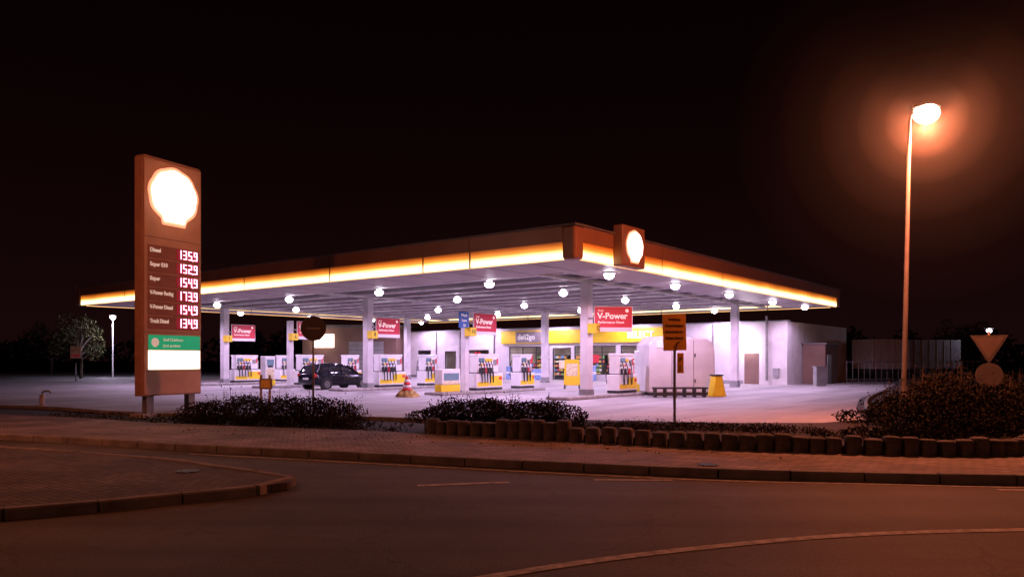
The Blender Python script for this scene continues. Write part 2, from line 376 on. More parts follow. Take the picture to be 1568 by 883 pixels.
# ---------------------------------------------------------------- canopy
B,A,Z0,ZT=31.0,37.1,5.05,6.17
cn=stop('petrol_station_canopy',0,0)
def fasciamat():  # bottom strip's glow fading up the panel, painted as an emission gradient
    m=bpy.data.materials.new('fascia_painted_glow'); m.use_nodes=True; nt=m.node_tree; b=nt.nodes['Principled BSDF']; L=nt.links.new
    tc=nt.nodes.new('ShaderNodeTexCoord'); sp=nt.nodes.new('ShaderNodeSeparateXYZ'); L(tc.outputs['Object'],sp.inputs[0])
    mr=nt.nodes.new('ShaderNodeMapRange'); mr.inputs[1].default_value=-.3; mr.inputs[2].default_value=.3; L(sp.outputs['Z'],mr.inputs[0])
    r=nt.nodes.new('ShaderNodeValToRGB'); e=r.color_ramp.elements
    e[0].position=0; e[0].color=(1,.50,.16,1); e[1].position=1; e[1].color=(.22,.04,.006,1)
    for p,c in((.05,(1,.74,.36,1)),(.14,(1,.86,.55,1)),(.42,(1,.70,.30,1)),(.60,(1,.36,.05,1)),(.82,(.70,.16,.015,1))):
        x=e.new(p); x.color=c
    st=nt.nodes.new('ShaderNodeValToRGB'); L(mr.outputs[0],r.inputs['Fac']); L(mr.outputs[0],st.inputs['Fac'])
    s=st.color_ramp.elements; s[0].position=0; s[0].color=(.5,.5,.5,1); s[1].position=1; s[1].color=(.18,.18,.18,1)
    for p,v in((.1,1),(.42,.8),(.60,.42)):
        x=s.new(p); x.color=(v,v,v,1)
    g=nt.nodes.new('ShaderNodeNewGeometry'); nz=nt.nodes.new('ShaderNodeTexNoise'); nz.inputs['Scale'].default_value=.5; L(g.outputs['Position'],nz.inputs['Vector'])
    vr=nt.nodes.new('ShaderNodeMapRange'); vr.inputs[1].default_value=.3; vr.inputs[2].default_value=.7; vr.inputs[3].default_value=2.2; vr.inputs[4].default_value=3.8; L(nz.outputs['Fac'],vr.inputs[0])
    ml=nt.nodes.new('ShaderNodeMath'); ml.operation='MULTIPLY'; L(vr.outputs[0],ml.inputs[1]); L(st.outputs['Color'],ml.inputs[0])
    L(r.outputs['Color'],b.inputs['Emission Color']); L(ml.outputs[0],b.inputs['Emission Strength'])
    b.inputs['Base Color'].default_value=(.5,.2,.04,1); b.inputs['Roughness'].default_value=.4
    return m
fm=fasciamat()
def fascia_side(axis,L,pre,breaks,flip):
    pts=[0.45]+breaks+[L-.45]
    for i in range(len(pts)-1):
        a,b=pts[i]+.05,pts[i+1]-.05; mid=(a+b)/2; ln=b-a
        if axis=='x': c=(mid,flip,Z0+.3); s=(ln,.12,.6); c2=(mid,flip,Z0+.86);s2=(ln+.08,.2,.5); c3=(b+.05,flip,Z0+.3); s3=(.09,.08,.58)
        else: c=(flip,mid,Z0+.3); s=(.12,ln,.6); c2=(flip,mid,Z0+.86); s2=(.2,ln+.08,.5); c3=(flip,b+.05,Z0+.3); s3=(.08,.09,.58)
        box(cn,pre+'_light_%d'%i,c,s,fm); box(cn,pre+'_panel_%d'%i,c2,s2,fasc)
        if i<len(pts)-2: box(cn,pre+'_joint_%d'%i,c3,s3,fasc)
bx=[6.3,12.3,18.4,24.6]; by=[4.6,7,12.6,19,25,31]
fascia_side('y',A,'fascia_left',by,.06)
fascia_side('x',B,'fascia_right',bx,.06)
fascia_side('y',A,'fascia_back',by,B-.06)
fascia_side('x',B,'fascia_end',bx,A-.06)
for (x,y) in((0.2,.2),(B-.2,.2),(.2,A-.2),(B-.2,A-.2)):
    box(cn,'corner_cap',(x,y,Z0+.555),(.56,.56,1.13),fasc,bevel=.12)
span(cn,'coping_left',(-.12,-.12,ZT-.01),(.25,A+.12,ZT+.05),roofdark)
span(cn,'coping_right',(.252,-.12,ZT-.01),(B+.12,.25,ZT+.05),roofdark)
span(cn,'coping_back',(B-.25,.252,ZT-.01),(B+.12,A+.12,ZT+.05),roofdark)
span(cn,'coping_end',(.252,A-.25,ZT-.01),(B-.252,A+.12,ZT+.05),roofdark)
span(cn,'roof_deck',(.3,.3,Z0+.26),(B-.3,A-.3,5.75),deck)
W1=3.4
span(cn,'soffit_left',(.14,.14,Z0+.02),(W1,A-.14,Z0+.08),soffit)
span(cn,'soffit_right',(W1+.002,.14,Z0+.02),(B-.14,W1-.6,Z0+.08),soffit)
span(cn,'soffit_back',(B-1.5,W1-.598,Z0+.02),(B-.14,A-.14,Z0+.08),soffit)
span(cn,'soffit_end',(W1+.002,A-2.5,Z0+.02),(B-1.502,A-.14,Z0+.08),soffit)
for i in range(1,18): span(cn,'soffit_seam_%d'%i,(.16,i*2.05,Z0+.012),(W1,i*2.05+.025,Z0+.0195),roofdark)
x=W1+1.2;i=0
while x<B-1.6:
    span(cn,'purlin_%d'%i,(x,W1-.6,Z0+.15),(x+.34,A-2.5,Z0+.255),purl); x+=2.2;i+=1
for a in(4.3,18.6,32.8):
    span(cn,'girder_%d'%int(a),(W1,a-.10,Z0+.04),(B-1.5,a+.10,Z0+.148),purl)
COLS=[(7.5,4.3,'12'),(7.5,18.6,'8'),(7.5,32.8,'2'),(24.4,4.3,''),(24.4,18.6,''),(24.4,32.8,'')]
for i,(b,a,nn) in enumerate(COLS):
    box(cn,'column_%d'%(i+1),(b,a,2.6),(.42,.42,4.95),colw,bevel=.03)
    box(cn,'column_base_%d'%(i+1),(b,a,.2),(.5,.5,.4),grey,bevel=.02)
k=0
for b in(4.4,10.1,16.2,22.5,28.3):
    for a in(1.3,7.3,14.3,21.5,28.6,35):
        k+=1
        cyl(cn,'lamp_housing_%d'%k,(b,a,Z0-.01),.24,.07,white,n=20)
        ball(cn,'lamp_glass_%d'%k,(b,a,Z0-.08),(.20,.20,.17),bulb,14,8)
        light(cn,'lamp_light_%d'%k,'SPOT',(b,a,Z0-.32),760,VIO,rad=.09,cone=168)
def shell(n=9,rx=1,rz=1):
    pts=[]
    a0,a1=R(-38),R(218)
    N=72
    for i in range(N+1):
        t=a0+(a1-a0)*i/N
        r=1+.035*abs(math.cos((t-R(90))*n/2*1.0))
        pts.append((rx*r*math.cos(t),rz*r*math.sin(t)*.98))
    pts+=[(-rx*.52,-rz*.84),(-rx*.46,-rz*1.05),(rx*.46,-rz*1.05),(rx*.52,-rz*.84)]
    return pts
span(cn,'logo_box',(2.45,-.42,5.03),(4.1,-.003,6.5),fasc,bevel=.06)
prism(cn,'logo_rim',shell(rx=.60,rz=.58),.03,logoO,loc=(3.27,-.455,5.78))
prism(cn,'logo_face',shell(rx=.51,rz=.50),.03,logoW,loc=(3.27,-.49,5.78))

# ---------------------------------------------------------------- islands, pumps
ISL=[(4.3,'12'),(11.45,'10'),(18.6,'8'),(25.7,'6'),(32.8,'2')]
def island(a,b0,b1):
    e=stop('pump_island',0,a)
    span(e,'kerb_slab',(b0,-.6,0),(b1,.6,.14),conc,bevel=.05)
    return e
def fuel_pump(b,a,L=2.1,noz=5,H=2.0,tall=False):
    e=stop('fuel_pump',b,a,.14)
    span(e,'plinth',(0,-.30,0),(L,.30,.12),dark)
    span(e,'lower_cabinet',(0,-.33,.12),(L,.33,.85),white,bevel=.03)
    for s in(-1,1):
        y=s*.336
        span(e,'yellow_panel',(L*.50,y-.004,.2),(L*.97,y+.004,.72),yellow)
        span(e,'lower_stripe',(L*.03,y-.004,.2),(L*.47,y+.004,.42),yellow)
        span(e,'red_badge',(L*.84,y-.012*1,.52),(L*.95,y+.012,.66),redp)
        for i in range(noz):
            x=L*.10+ i*(L*.42/max(1,noz-1))
            tube(e,'hose',[(x,s*.36,1.5),(x+.02,s*.46,1.2),(x+.04,s*.50,.75),(x+.07,s*.47,.45),(x+.11,s*.42,.38),(x+.13,s*.39,.6),(x+.12,s*.37,.95)],.022,rubber,6)
            box(e,'nozzle_boot',(x+.04,s*.355,1.0),(.10,.08,.28),[dark,dark,redp,dark,dark][i%5],bevel=.015)
    x0,x1=L*.06,L*.86
    span(e,'head_module',(x0,-.27,.90),(x1,.27,1.72),white,bevel=.03)
    span(e,'neck',(x0+.05,-.2,.84),(x1-.05,.2,.92),grey)
    span(e,'top_cap',(x0-.03,-.30,1.72),(x1+.03,.30,1.84),white,bevel=.03)
    for s in(-1,1):
        y=s*.275
        span(e,'display',(x0+.10,y-.006,1.42),(x0+.55,y+.006,1.64),screen)
        span(e,'keypad',(x1-.42,y-.006,1.25),(x1-.16,y+.006,1.55),grey)
        span(e,'label_red',(x1-.14,y-.006,1.3),(x1-.04,y+.006,1.6),redp)
        span(e,'label_yellow',(x0+.6,y-.006,1.45),(x1-.5,y+.006,1.6),yellow)
        for i in range(noz): span(e,'grade_label',(x0+.1+i*.2,y-.006,1.24),(x0+.22+i*.2,y+.006,1.34),[dark,yellow,redp,bluep,dark][i%5])
    span(e,'side_post',(x1+.03,-.12,.85),(x1+.18,.12,1.45),grey,bevel=.02)
    return e
def payment_box(b,a,H=1.9,W=.75):
    e=stop('outdoor_terminal',b,a,.14)
    span(e,'base',(0,-.22,0),(W,.22,.35),yellow,bevel=.02)
    span(e,'body',(.02,-.25,.35),(W-.02,.25,H),white,bevel=.04)
    for s in(-1,1):
        span(e,'screen',(.14,s*.256-.005,H-.55),(W-.14,s*.256+.005,H-.2),screen)
        span(e,'poster',(.12,s*.256-.005,.40),(W-.12,s*.256+.005,.52) if H<1.5 else (W-.12,s*.256+.005,1.0),poster)
        if H>1.5: span(e,'slot',(.2,s*.256-.006,1.08),(W-.2,s*.256+.006,1.2),dark)
    return e
for i,(a,nn) in enumerate(ISL):
    island(a,5.2,13.6 if i else 14.2)
    if i==0:
        fuel_pump(9.6,a-.1,1.7,3); payment_box(12.2,a,2.0,.8)
    else:
        fuel_pump(8.0,a,2.1,5)
        fuel_pump(11.6,a,1.3,3)
        if i in(1,3): payment_box(5.55,a,1.75 if i==3 else 1.1,.75 if i==3 else 1.35)
    if i in(1,3):
        p=stop('sign_post',7.5,a)
        box(p,'post',(0,0,2.05),(.30,.30,4.0),colw,bevel=.02)
    nb=stop('pump_number_sign',7.5,a,3.05)
    span(nb,'box',(-.30,-.62,-.2),(.16,-.23,.22),yellow,bevel=.02)
    text(nb,'number',nn,(-.07,-.632,.01),.30,dark,align='CENTER')
    ad=stop('advertising_sign',7.5,a,0,extra=(-ANG+R(4)) if i==0 else 0)
    w=1.65 if i==0 else 1.75
    x0=.30
    span(ad,'frame',(x0-.03,-.33,2.92),(x0+w+.03,-.27,4.03),white,bevel=.01)
    span(ad,'panel',(x0,-.345,2.95+.16),(x0+w,-.331,4.0),redsign)
    span(ad,'panel_foot',(x0,-.345,2.95),(x0+w,-.331,3.1),white)
    text(ad,'small_title','Shell',(x0+.14,-.352,3.84),.13,labelw)
    text(ad,'title','V-Power',(x0+.12,-.352,3.60),.37,labelw,off=.010)
    text(ad,'subtitle','Performance Diesel',(x0+.14,-.352,3.33),.145,labelw,off=.003)
    ball(ad,'emblem',(x0+w-.22,-.35,3.84),(.08,.015,.08),labelw,14,8)
    box(ad,'bracket',(.2,-.28,3.5),(.3,.05,.08),galv)
bs=stop('lane_sign',7.5,11.45); span(bs,'panel',(-.75,-.3,3.25),(-.05,-.24,4.05),bluep,bevel=.01)
for j in range(3): text(bs,'line',['Wash','Lane','10'][j],(-.4,-.305,3.87-.25*j),.2,labelw,align='CENTER')

# ---------------------------------------------------------------- small things on the forecourt
def bin_(b,a):
    e=stop('waste_bin',b,a,.0); span(e,'body',(0,-.3,.05),(.55,.3,1.1),yellow,bevel=.04); span(e,'lid',(-.02,-.32,1.1),(.57,.32,1.25),grey,bevel=.03); span(e,'slot',(.1,-.325,.85),(.45,-.31,1.0),dark)
bin_(14.0,25.5)
yd=top('yellow_price_board',(3.45,44.5,0),R(-10))
prism(yd,'board',[(-.48,.2),(.48,.2),(.42,1.7),(-.42,1.7)],.05,yellow); span(yd,'poster',(-.32,-.012,.75),(.32,-.002,1.45),poster)
for sx in(-.42,.42): box(yd,'foot',(sx,.05,.12),(.06,.5,.24),dark)
tk=top('white_storage_container',(8.0,36.4,0),R(6))
prof=[(-1.6,.15),(1.6,.15),(1.6,2.15),(1.5,2.5),(1.2,2.7),(-1.0,2.80),(-1.35,2.70),(-1.6,2.4)]
prism(tk,'body',prof,2.2,wallw,bevel=.06)
for xx in(-.5,.55): span(tk,'door_seam',(xx,-.006,.3),(xx+.02,.001,2.6),dark)
span(tk,'top_panel',(-1.25,-.02,2.25),(-.2,-.001,2.6),white)
span(tk,'skid',(-1.5,.05,0),(1.5,2.1,.15),dark)
for zz in(.7,1.9): box(tk,'hinge',(.62,-.02,zz),(.05,.03,.16),dark)
ra=top('bench_rack',(7.6,34.9,0),R(4))
span(ra,'seat',(-1.25,-.25,.38),(1.2,.25,.46),dark,bevel=.02)
for i in range(6): span(ra,'leg_%d'%i,(-1.2+.45*i,-.22,0),(-1.14+.45*i,.22,.38),dark)
span(ra,'lower_rail',(-1.25,-.2,.12),(1.2,-.15,.18),dark)
gs=top('grit_bin',(9.45,35.3,0),R(8))
prism(gs,'body',[(-.32,0),(.36,0),(.16,.95),(-.16,.95)],.6,yellow,bevel=.04); span(gs,'lid',(-.2,-.04,.95),(.2,.64,1.02),dark,bevel=.02)
co=top('traffic_cone',(-4.75,35.0,0))
for j in range(6):
    r0=.24-.036*j; cyl(co,'band_%d'%j,(0,0,.36+.13*j),r0,.13,[redp,white][j%2],r2=r0-.036)
box(co,'base',(0,0,.03),(.6,.6,.06),dark,bevel=.02)
v=[];f=[];n_=26
for j,(r_,z_) in enumerate([(.52,.0),(.50,.10),(.36,.24),(.25,.36),(.16,.42)]):
    for i in range(n_):
        a=2*math.pi*i/n_; q=r_*(1+.10*math.sin(5*a+j)+.06*math.sin(11*a)); v.append((q*math.cos(a),q*.75*math.sin(a),z_+.02*math.sin(7*a)))
for j in range(4):
    for i in range(n_): f.append((j*n_+i,j*n_+(i+1)%n_,(j+1)*n_+(i+1)%n_,(j+1)*n_+i))
mesh('sand_bag',v,f,M('bag_cloth',(.40,.28,.10),.9,var=.7,scale=7,bump=.5),co,True)

# ---------------------------------------------------------------- shop
F=R(math.degrees(ANG)-90)
xs,ys=S(30,38.4); sh=top('petrol_station_shop',(xs,ys,0),F)
LW=35.4; HT=4.2
openings=[(1.2,2.9,.9,2.5),(4.6,6.0,.05,2.4),(7.0,9.8,.8,2.5),(12.0,16.2,.5,2.75),(16.5,18.3,.05,2.6),(18.6,22.4,.5,2.75),(22.8,25.9,.5,2.75),(26.3,29.2,.5,2.75)]
x=0
for i,(a,b,z0,z1) in enumerate(openings):
    if a>x: span(sh,'wall_pier_%d'%i,(x,0,0),(a,.3,2.9),wallw)
    if z0>.1: span(sh,'sill_wall_%d'%i,(a,0,0),(b,.3,z0),wallw)
    span(sh,'lintel_%d'%i,(a,0,z1),(b,.3,2.9),wallw)
    m=max(2,int((b-a)/1.1)+1)
    for j in range(m):
        xx=a+(b-a-.07)*j/(m-1); span(sh,'mullion',(xx,.08,z0+.05),(xx+.07,.16,z1-.05),dark)
    span(sh,'frame_top',(a,.08,z1-.06),(b,.16,z1),dark); span(sh,'frame_bottom',(a,.08,z0),(b,.16,z0+.06),dark)
    if b-a>2.5: span(sh,'transom',(a+.07,.09,z1-.55),(b-.07,.15,z1-.50),dark)
    x=b
span(sh,'wall_pier_end',(x,0,0),(LW,.3,2.9),wallw)
span(sh,'upper_wall',(0,0,2.9),(LW,.3,HT),wallw)
span(sh,'parapet_cap',(-.1,-.06,HT),(LW+.1,.4,HT+.08),grey)
span(sh,'sign_band',(11.3,-.18,2.97),(26.6,-.004,4.05),yellow,bevel=.02)
span(sh,'side_wall_right',(LW-.3,.302,0),(LW,14,HT),wallw)
span(sh,'side_wall_left',(0,.302,0),(.3,14,HT),wallw)
span(sh,'back_wall',(0,14,0),(LW,14.3,HT),wallw)
span(sh,'roof',(0.3,.3,HT-.3),(LW-.3,14,HT-.1),roofdark)
span(sh,'ceiling',(0.3,.3,3.0),(LW-.3,7,3.05),white)
span(sh,'inner_back_wall',(.3,6.5,0),(LW-.3,6.6,3.0),inner)
for i,xx in enumerate((3.7,10.6,30.4)): span(sh,'partition_%d'%i,(xx,.302,0),(xx+.12,6.49,2.99),inner)
span(sh,'shop_floor',(.3,.302,.0),(LW-.3,6.49,.03),grey)
span(sh,'plinth',(0,-.03,0),(4.6,-.002,.25),grey)
span(sh,'plinth_right',(29.3,-.03,0),(32.4,-.002,.25),grey)
for i,xx in enumerate((3.6,6.5,10.4,30.2)): span(sh,'downpipe_%d'%i,(xx,-.11,.26),(xx+.09,-.02,HT-.05),galv)
for i in range(5): span(sh,'ceiling_tube_%d'%i,(12.5+3.2*i,1.3,2.90),(14.3+3.2*i,1.42,2.96),neonlit)
gl=M('select_letters',(.6,.6,.58),.4,em=(1,.9,.8),es=.25)
text(sh,'lettering_select','SELECT',(23.5,-.19,3.5),.68,gl,off=.015,ext=.03)
span(sh,'deli_sign',(12.9,-.215,3.05),(15.5,-.181,3.95),M('deli_grey',(.22,.2,.2),.5))
text(sh,'lettering_deli','deli2go',(13.1,-.22,3.5),.62,gl,off=.01,ext=.01)
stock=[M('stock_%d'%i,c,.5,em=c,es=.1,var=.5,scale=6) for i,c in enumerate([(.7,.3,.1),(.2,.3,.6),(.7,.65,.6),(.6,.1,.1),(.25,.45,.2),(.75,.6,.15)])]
for sx in np.arange(1.2,29,1.9):
    for r_,yy in enumerate((2.4,5.9)):
        span(sh,'shelf_unit',(sx,yy,.031),(sx+1.5,yy+.4,1.35+.7*r_),dark)
        for zz in(np.arange(.35,1.3+.7*r_,.35)):
            xx=sx
            while xx<sx+1.35:
                w=random.uniform(.12,.4); span(sh,'goods',(xx,yy-.1,zz),(xx+w,yy-.003,zz+random.uniform(.14,.28)),random.choice(stock)); xx+=w+.03
for i,(a,b,z0,z1) in enumerate(openings):
    if i in(0,1): continue
    span(sh,'window_poster',((a+b)/2-.35,.165,z0+.9),((a+b)/2+.3,.175,z0+1.55),random.choice([poster,redp,yellow,white]))
for sx in(14,20,26): 
    light(sh,'ceiling_light','AREA',(sx,3,2.88),190,(1,.82,.92),size=3.5,sizey=1)
light(sh,'ceiling_light','AREA',(7.5,3,2.95),60,(1,.82,.9),size=2.2,sizey=1)
for sx,w_,h_ in((12.3,1.2,1.1),(15,1.0,.9),(19.2,1.6,1.2),(23.2,1.5,1.0),(26.8,1.4,1.3)):
    span(sh,'outdoor_display',(sx,-.75,0),(sx+w_,-.25,h_),random.choice(stock),bevel=.02); span(sh,'display_band',(sx-.01,-.76,h_*.45),(sx+w_+.01,-.24,h_*.6),white)
span(sh,'service_door',(32.5,-.03,.02),(33.5,-.003,2.1),wallb,bevel=.01)
span(sh,'wall_light',(32.35,-.16,2.5),(33.25,-.05,2.95),neonlit,bevel=.03)
light(sh,'wall_light_lamp','POINT',(32.8,-.5,2.6),90,(1,.85,.95),rad=.1)
span(sh,'vent_pipe',(34.0,-.14,.3),(34.12,-.02,4.6),galv); 
span(sh,'meter_box',(34.5,-.2,.5),(34.9,-.003,1.1),grey)
hut=stop('service_hut',33,1.4); span(hut,'walls',(0,0,0),(3,1.5,2.7),wallb); span(hut,'roof',(-.1,-.1,2.7),(3.1,1.6,2.82),roofdark); span(hut,'door',(.4,-.03,.02),(1.3,-.003,2.0),grey)
cb=top('utility_cabinet',(19.3,48.5,0),R(10)); span(cb,'body',(-.35,-.2,.08),(.35,.2,1.2),grey,bevel=.02); span(cb,'cap',(-.4,-.25,1.2),(.4,.25,1.27),galv); span(cb,'base',(-.3,-.18,0),(.3,.18,.08),conc)

cw=top('car_wash_building',(-19.5,72,0),R(-8))
span(cw,'walls',(0,0,0),(9,8,4.6),wallb); span(cw,'roof_edge',(-.15,-.15,4.6),(9.15,8.15,4.85),roofdark)
span(cw,'bright_sign',(1.0,-.1,2.75),(3.1,-.003,4.0),winlit,bevel=.02); span(cw,'gate',(4.5,-.05,.02),(7.8,-.003,3.3),grey)
for i in range(7): span(cw,'gate_slat',(4.5,-.06,.4+.42*i),(7.8,-.051,.43+.42*i),dark)
light(cw,'sign_light','POINT',(2,-1.2,3.4),120,(1,.75,.7),rad=.3)

# ---------------------------------------------------------------- parked car
def car():
    e=stop('parked_car',5.55,21.6)
    def loft(name,secs,mat,bev=0):
        v=[];f=[];n=len(secs[0])
        for s_ in secs: v+=s_
        for i in range(len(secs)-1):
            for j in range(n): f.append((i*n+j,i*n+(j+1)%n,(i+1)*n+(j+1)%n,(i+1)*n+j))
        f.append(tuple(range(n-1,-1,-1))); f.append(tuple(range((len(secs)-1)*n,len(secs)*n)))
        return mesh(name,v,f,mat,e,True)
    st=[(0,.45,.78,.66),(.06,.32,.92,.76),(.35,.25,.98,.84),(1.0,.22,.98,.87),(2.1,.22,.96,.88),(3.0,.22,.92,.87),(3.6,.24,.84,.83),(3.98,.3,.74,.76),(4.16,.4,.64,.64),(4.2,.45,.58,.58)]
    secs=[]
    for x,zb,zt,w in st:
        zm=(zb+zt)/2
        secs.append([(x,-w*.9,zb),(x,w*.9,zb),(x,w,zb+.08),(x,w*1.02,zm),(x,w*.99,zt-.10),(x,w*.90,zt),(x,0,zt+.03),(x,-w*.90,zt),(x,-w*.99,zt-.10),(x,-w*1.02,zm),(x,-w,zb+.08)])
    loft('body',secs,carp)
    g=[(.12,.93,.95,.74,.72),(.42,.95,1.33,.76,.58),(.75,.95,1.43,.78,.60),(1.5,.95,1.48,.79,.63),(2.1,.94,1.44,.79,.62),(2.45,.93,1.34,.79,.60),(3.15,.88,.90,.76,.70)]
    loft('greenhouse',[[(x,-w0,z0),(x,w0,z0),(x,w1,z1-.03),(x,w1*.8,z1),(x,-w1*.8,z1),(x,-w1,z1-.03)] for x,z0,z1,w0,w1 in g],glassd)
    loft('roof_skin',[[(x,-w1-.012,z1-.045),(x,w1+.012,z1-.045),(x,w1*.85,z1+.012),(x,-w1*.85,z1+.012)] for x,z0,z1,w0,w1 in g[1:6]],carp)
    for s in(-1,1):
        for (xa,za,wa,xb,zb,wb,t) in((.14,.95,.755,.45,1.33,.60,.07),(1.05,.96,.79,1.12,1.44,.625,.035),(1.95,.95,.80,1.92,1.44,.63,.035),(3.12,.91,.775,2.42,1.36,.61,.035)):
            tube(e,'pillar',[(xa,s*wa,za),(xb,s*(wb+.01),zb)],t,carp,6)
        for xw in(.78,3.38):
            cyl(e,'wheel_arch',(xw,s*.80,.33),.37,.18,dark,rot=(R(90),0,0),n=28)
            cyl(e,'tyre',(xw,s*.80,.31),.31,.21,rubber,rot=(R(90),0,0),n=28,bevel=.03)
            cyl(e,'rim',(xw,s*.90,.31),.20,.03,rim,rot=(R(90),0,0),n=20)
            for q in range(5):
                box(e,'spoke_gap',(xw+.12*math.cos(q*1.257),s*.918,.31+.12*math.sin(q*1.257)),(.09,.006,.04),dark,ry=-q*1.257)
        box(e,'mirror',(2.62,s*.93,1.0),(.12,.16,.1),carp,bevel=.03)
        box(e,'tail_light',(.10,s*.68,.80),(.16,.22,.20),tail,bevel=.03)
        box(e,'head_light',(3.98,s*.60,.66),(.30,.22,.13),head,bevel=.04)
        box(e,'door_handle',(1.25,s*.885,.82),(.14,.02,.03),chrome); box(e,'door_handle',(2.15,s*.89,.82),(.14,.02,.03),chrome)
        span(e,'door_line',(2.02,s*.892-.003,.35),(2.03,s*.892+.003,.85),dark)
    box(e,'number_plate',(4.2,0,.45),(.02,.5,.11),white); box(e,'number_plate_rear',(-.0,0,.62),(.02,.5,.11),white)
    box(e,'grille',(4.15,0,.58),(.08,.7,.1),dark)
car()

# ---------------------------------------------------------------- price pylon
py=top('price_pylon_sign',(-11.0,23.0,0),math.atan2(.908,.418))
PW,PT,PB,PH=2.25,.32,.62,7.85
def rr(w0,w1,z0,z1,r):
    p=[(w0,z0),(w1,z0)]
    for i in range(7): t=R(90*i/6); p.append((w1-r+r*math.cos(t),z1-r+r*math.sin(t)))
    for i in range(7): t=R(90+90*i/6); p.append((w0+r+r*math.cos(t),z1-r+r*math.sin(t)))
    return p
prism(py,'housing',rr(0,PW,PB,PH,.12),PT,pylonedge,bevel=.02)
span(py,'front_panel_logo',(.06,-.03,5.42),(PW-.06,-.002,PH-.1),pylonp)
span(py,'front_panel_prices',(.06,-.03,2.55),(PW-.06,-.002,5.40),pylonp)
span(py,'front_panel_lower',(.06,-.03,PB+.05),(PW-.06,-.002,1.35),pylonp)
span(py,'front_panel_mid',(.06,-.028,1.37),(PW-.06,-.002,2.53),pylonp)
for xx in(.22,PW-.45): span(py,'foot',(xx,.06,0),(xx+.25,.26,PB),galv)
span(py,'footing',(-.1,-.15,0),(PW+.1,.45,.10),conc)
prism(py,'logo_rim',shell(rx=.93,rz=.88),.03,logoO,loc=(PW*.50,-.062,6.76))
prism(py,'logo_face',shell(rx=.81,rz=.77),.03,logoW,loc=(PW*.50,-.095,6.76))
SEG={'0':'abcdef','1':'bc','2':'abged','3':'abgcd','4':'fgbc','5':'afgcd','6':'afgedc','7':'abc','8':'abcdefg','9':'abcdfg'}
def seg7(p,ch,x,z,h):
    w=h*.5;t=h*.12;y=-.052
    P={'a':((x,z+h-t),(x+w,z+h)),'g':((x,z+h/2-t/2),(x+w,z+h/2+t/2)),'d':((x,z),(x+w,z+t)),
       'f':((x,z+h/2),(x+t,z+h)),'b':((x+w-t,z+h/2),(x+w,z+h)),'e':((x,z),(x+t,z+h/2)),'c':((x+w-t,z),(x+w,z+h/2))}
    for i,s in enumerate(SEG[ch]):
        a,b=P[s]; yy=y-.0015*i; span(p,'segment',(a[0],yy-.008,a[1]),(b[0],yy,b[1]),digit)
prices=[('Diesel','135.9'),('Super E10','152.9'),('Super','154.9'),('V-Power Racing','173.9'),('V-Power Diesel','154.9'),('Truck Diesel','134.9')]
for i,(nm,pr) in enumerate(prices):
    z=4.83-i*.428
    span(py,'price_row_%d'%(i+1),(.18,-.045,z-.05),(PW-.14,-.031,z+.345),pylonrow)
    span(py,'price_led_back_%d'%(i+1),(1.22,-.050,z-.02),(PW-.16,-.0455,z+.32),redback)
    text(py,'price_label',nm,(.24,-.05,z+.19),.165,labelw,off=.007,sx=.80 if len(nm)>9 else .95)
    xx=1.27
    for ch in pr:
        if ch=='.': span(py,'point',(xx-.045,-.06,z+.0),(xx-.01,-.052,z+.04),digit); xx+=.01; continue
        seg7(py,ch,xx,z+.02,.28); xx+=.205
span(py,'green_panel',(.2,-.05,2.02),(PW-.1,-.029,2.46),greenlit)
text(py,'green_text_1','Shell ClubSmart',(.72,-.055,2.32),.13,labelw,sx=.9); text(py,'green_text_2','Jetzt punkten',(.72,-.055,2.14),.12,labelw)
prism(py,'green_emblem',shell(rx=.13,rz=.13),.01,labelw,loc=(.42,-.065,2.24))
span(py,'white_panel',(.2,-.05,1.42),(PW-.1,-.029,1.99),whitelit)
light(py,'logo_spill','POINT',(PW*.5,-.7,6.7),25,(1,.5,.35),rad=.4)

# ---------------------------------------------------------------- street lamps
SOD=(1,.215,.088)
def halomat(d):  # scatter volume for the added halo shells around the lamp
    m=bpy.data.materials.new('halo_scatter'); m.use_nodes=True; nt=m.node_tree; nt.nodes.clear()
    o=nt.nodes.new('ShaderNodeOutputMaterial'); v=nt.nodes.new('ShaderNodeVolumeScatter'); v.inputs['Density'].default_value=d
    nt.links.new(v.outputs[0],o.inputs['Volume']); return m
def street_lamp(loc,h=7.7,rz=0,e=3000,halo=True,lean=.17):
    t=top('street_lamp',loc,rz)
    tube(t,'pole',[(0,0,0),(0,0,1.2),(lean*.2,0,1.25),(lean,0,h-.2)],[.085,.085,.06,.04],polem,12)
    tube(t,'arm',[(lean,0,h-.22),(lean+.03,0,h-.02),(lean+.16,0,h+.06)],.035,polem,10)
    ball(t,'lamp_head',(lean+.42,0,h+.20),(.36,.18,.10),grey)
    ball(t,'lamp_lens',(lean+.42,0,h+.03),(.31,.28,.24),sodium)
    light(t,'lamp_light','POINT',(lean+.42,0,h-.33),e,SOD,rad=.13)
    if halo:
        for rr_,dd in((4.6,.0006),(3.5,.0009),(2.5,.0016),(1.6,.003),(.95,.006)):  # nested shells added to imitate the lamp's glow, not weather
            ball(t,'lamp_halo_shell',(lean+.42,0,h-.1),(rr_,rr_,rr_),halomat(dd),40,24)
    return t
street_lamp((9.8,19.4,0),h=7.85,e=4400)
street_lamp((-14.5,11.5,0),e=1500,halo=False,rz=R(30))
street_lamp((8,-7,0),e=550,halo=False,rz=R(90))
def far_lamp(loc,h,e,col,r=.22):
    t=top('area_lamp',loc); tube(t,'pole',[(0,0,0),(0,0,h)],[.09,.05],galv,8); cyl(t,'cap',(0,0,h+.28),.3,.06,grey); ball(t,'globe',(0,0,h+.1),(r,r,r*.8),bulb)
    light(t,'lamp_light','POINT',(0,0,h-.35),e,col,rad=.15)
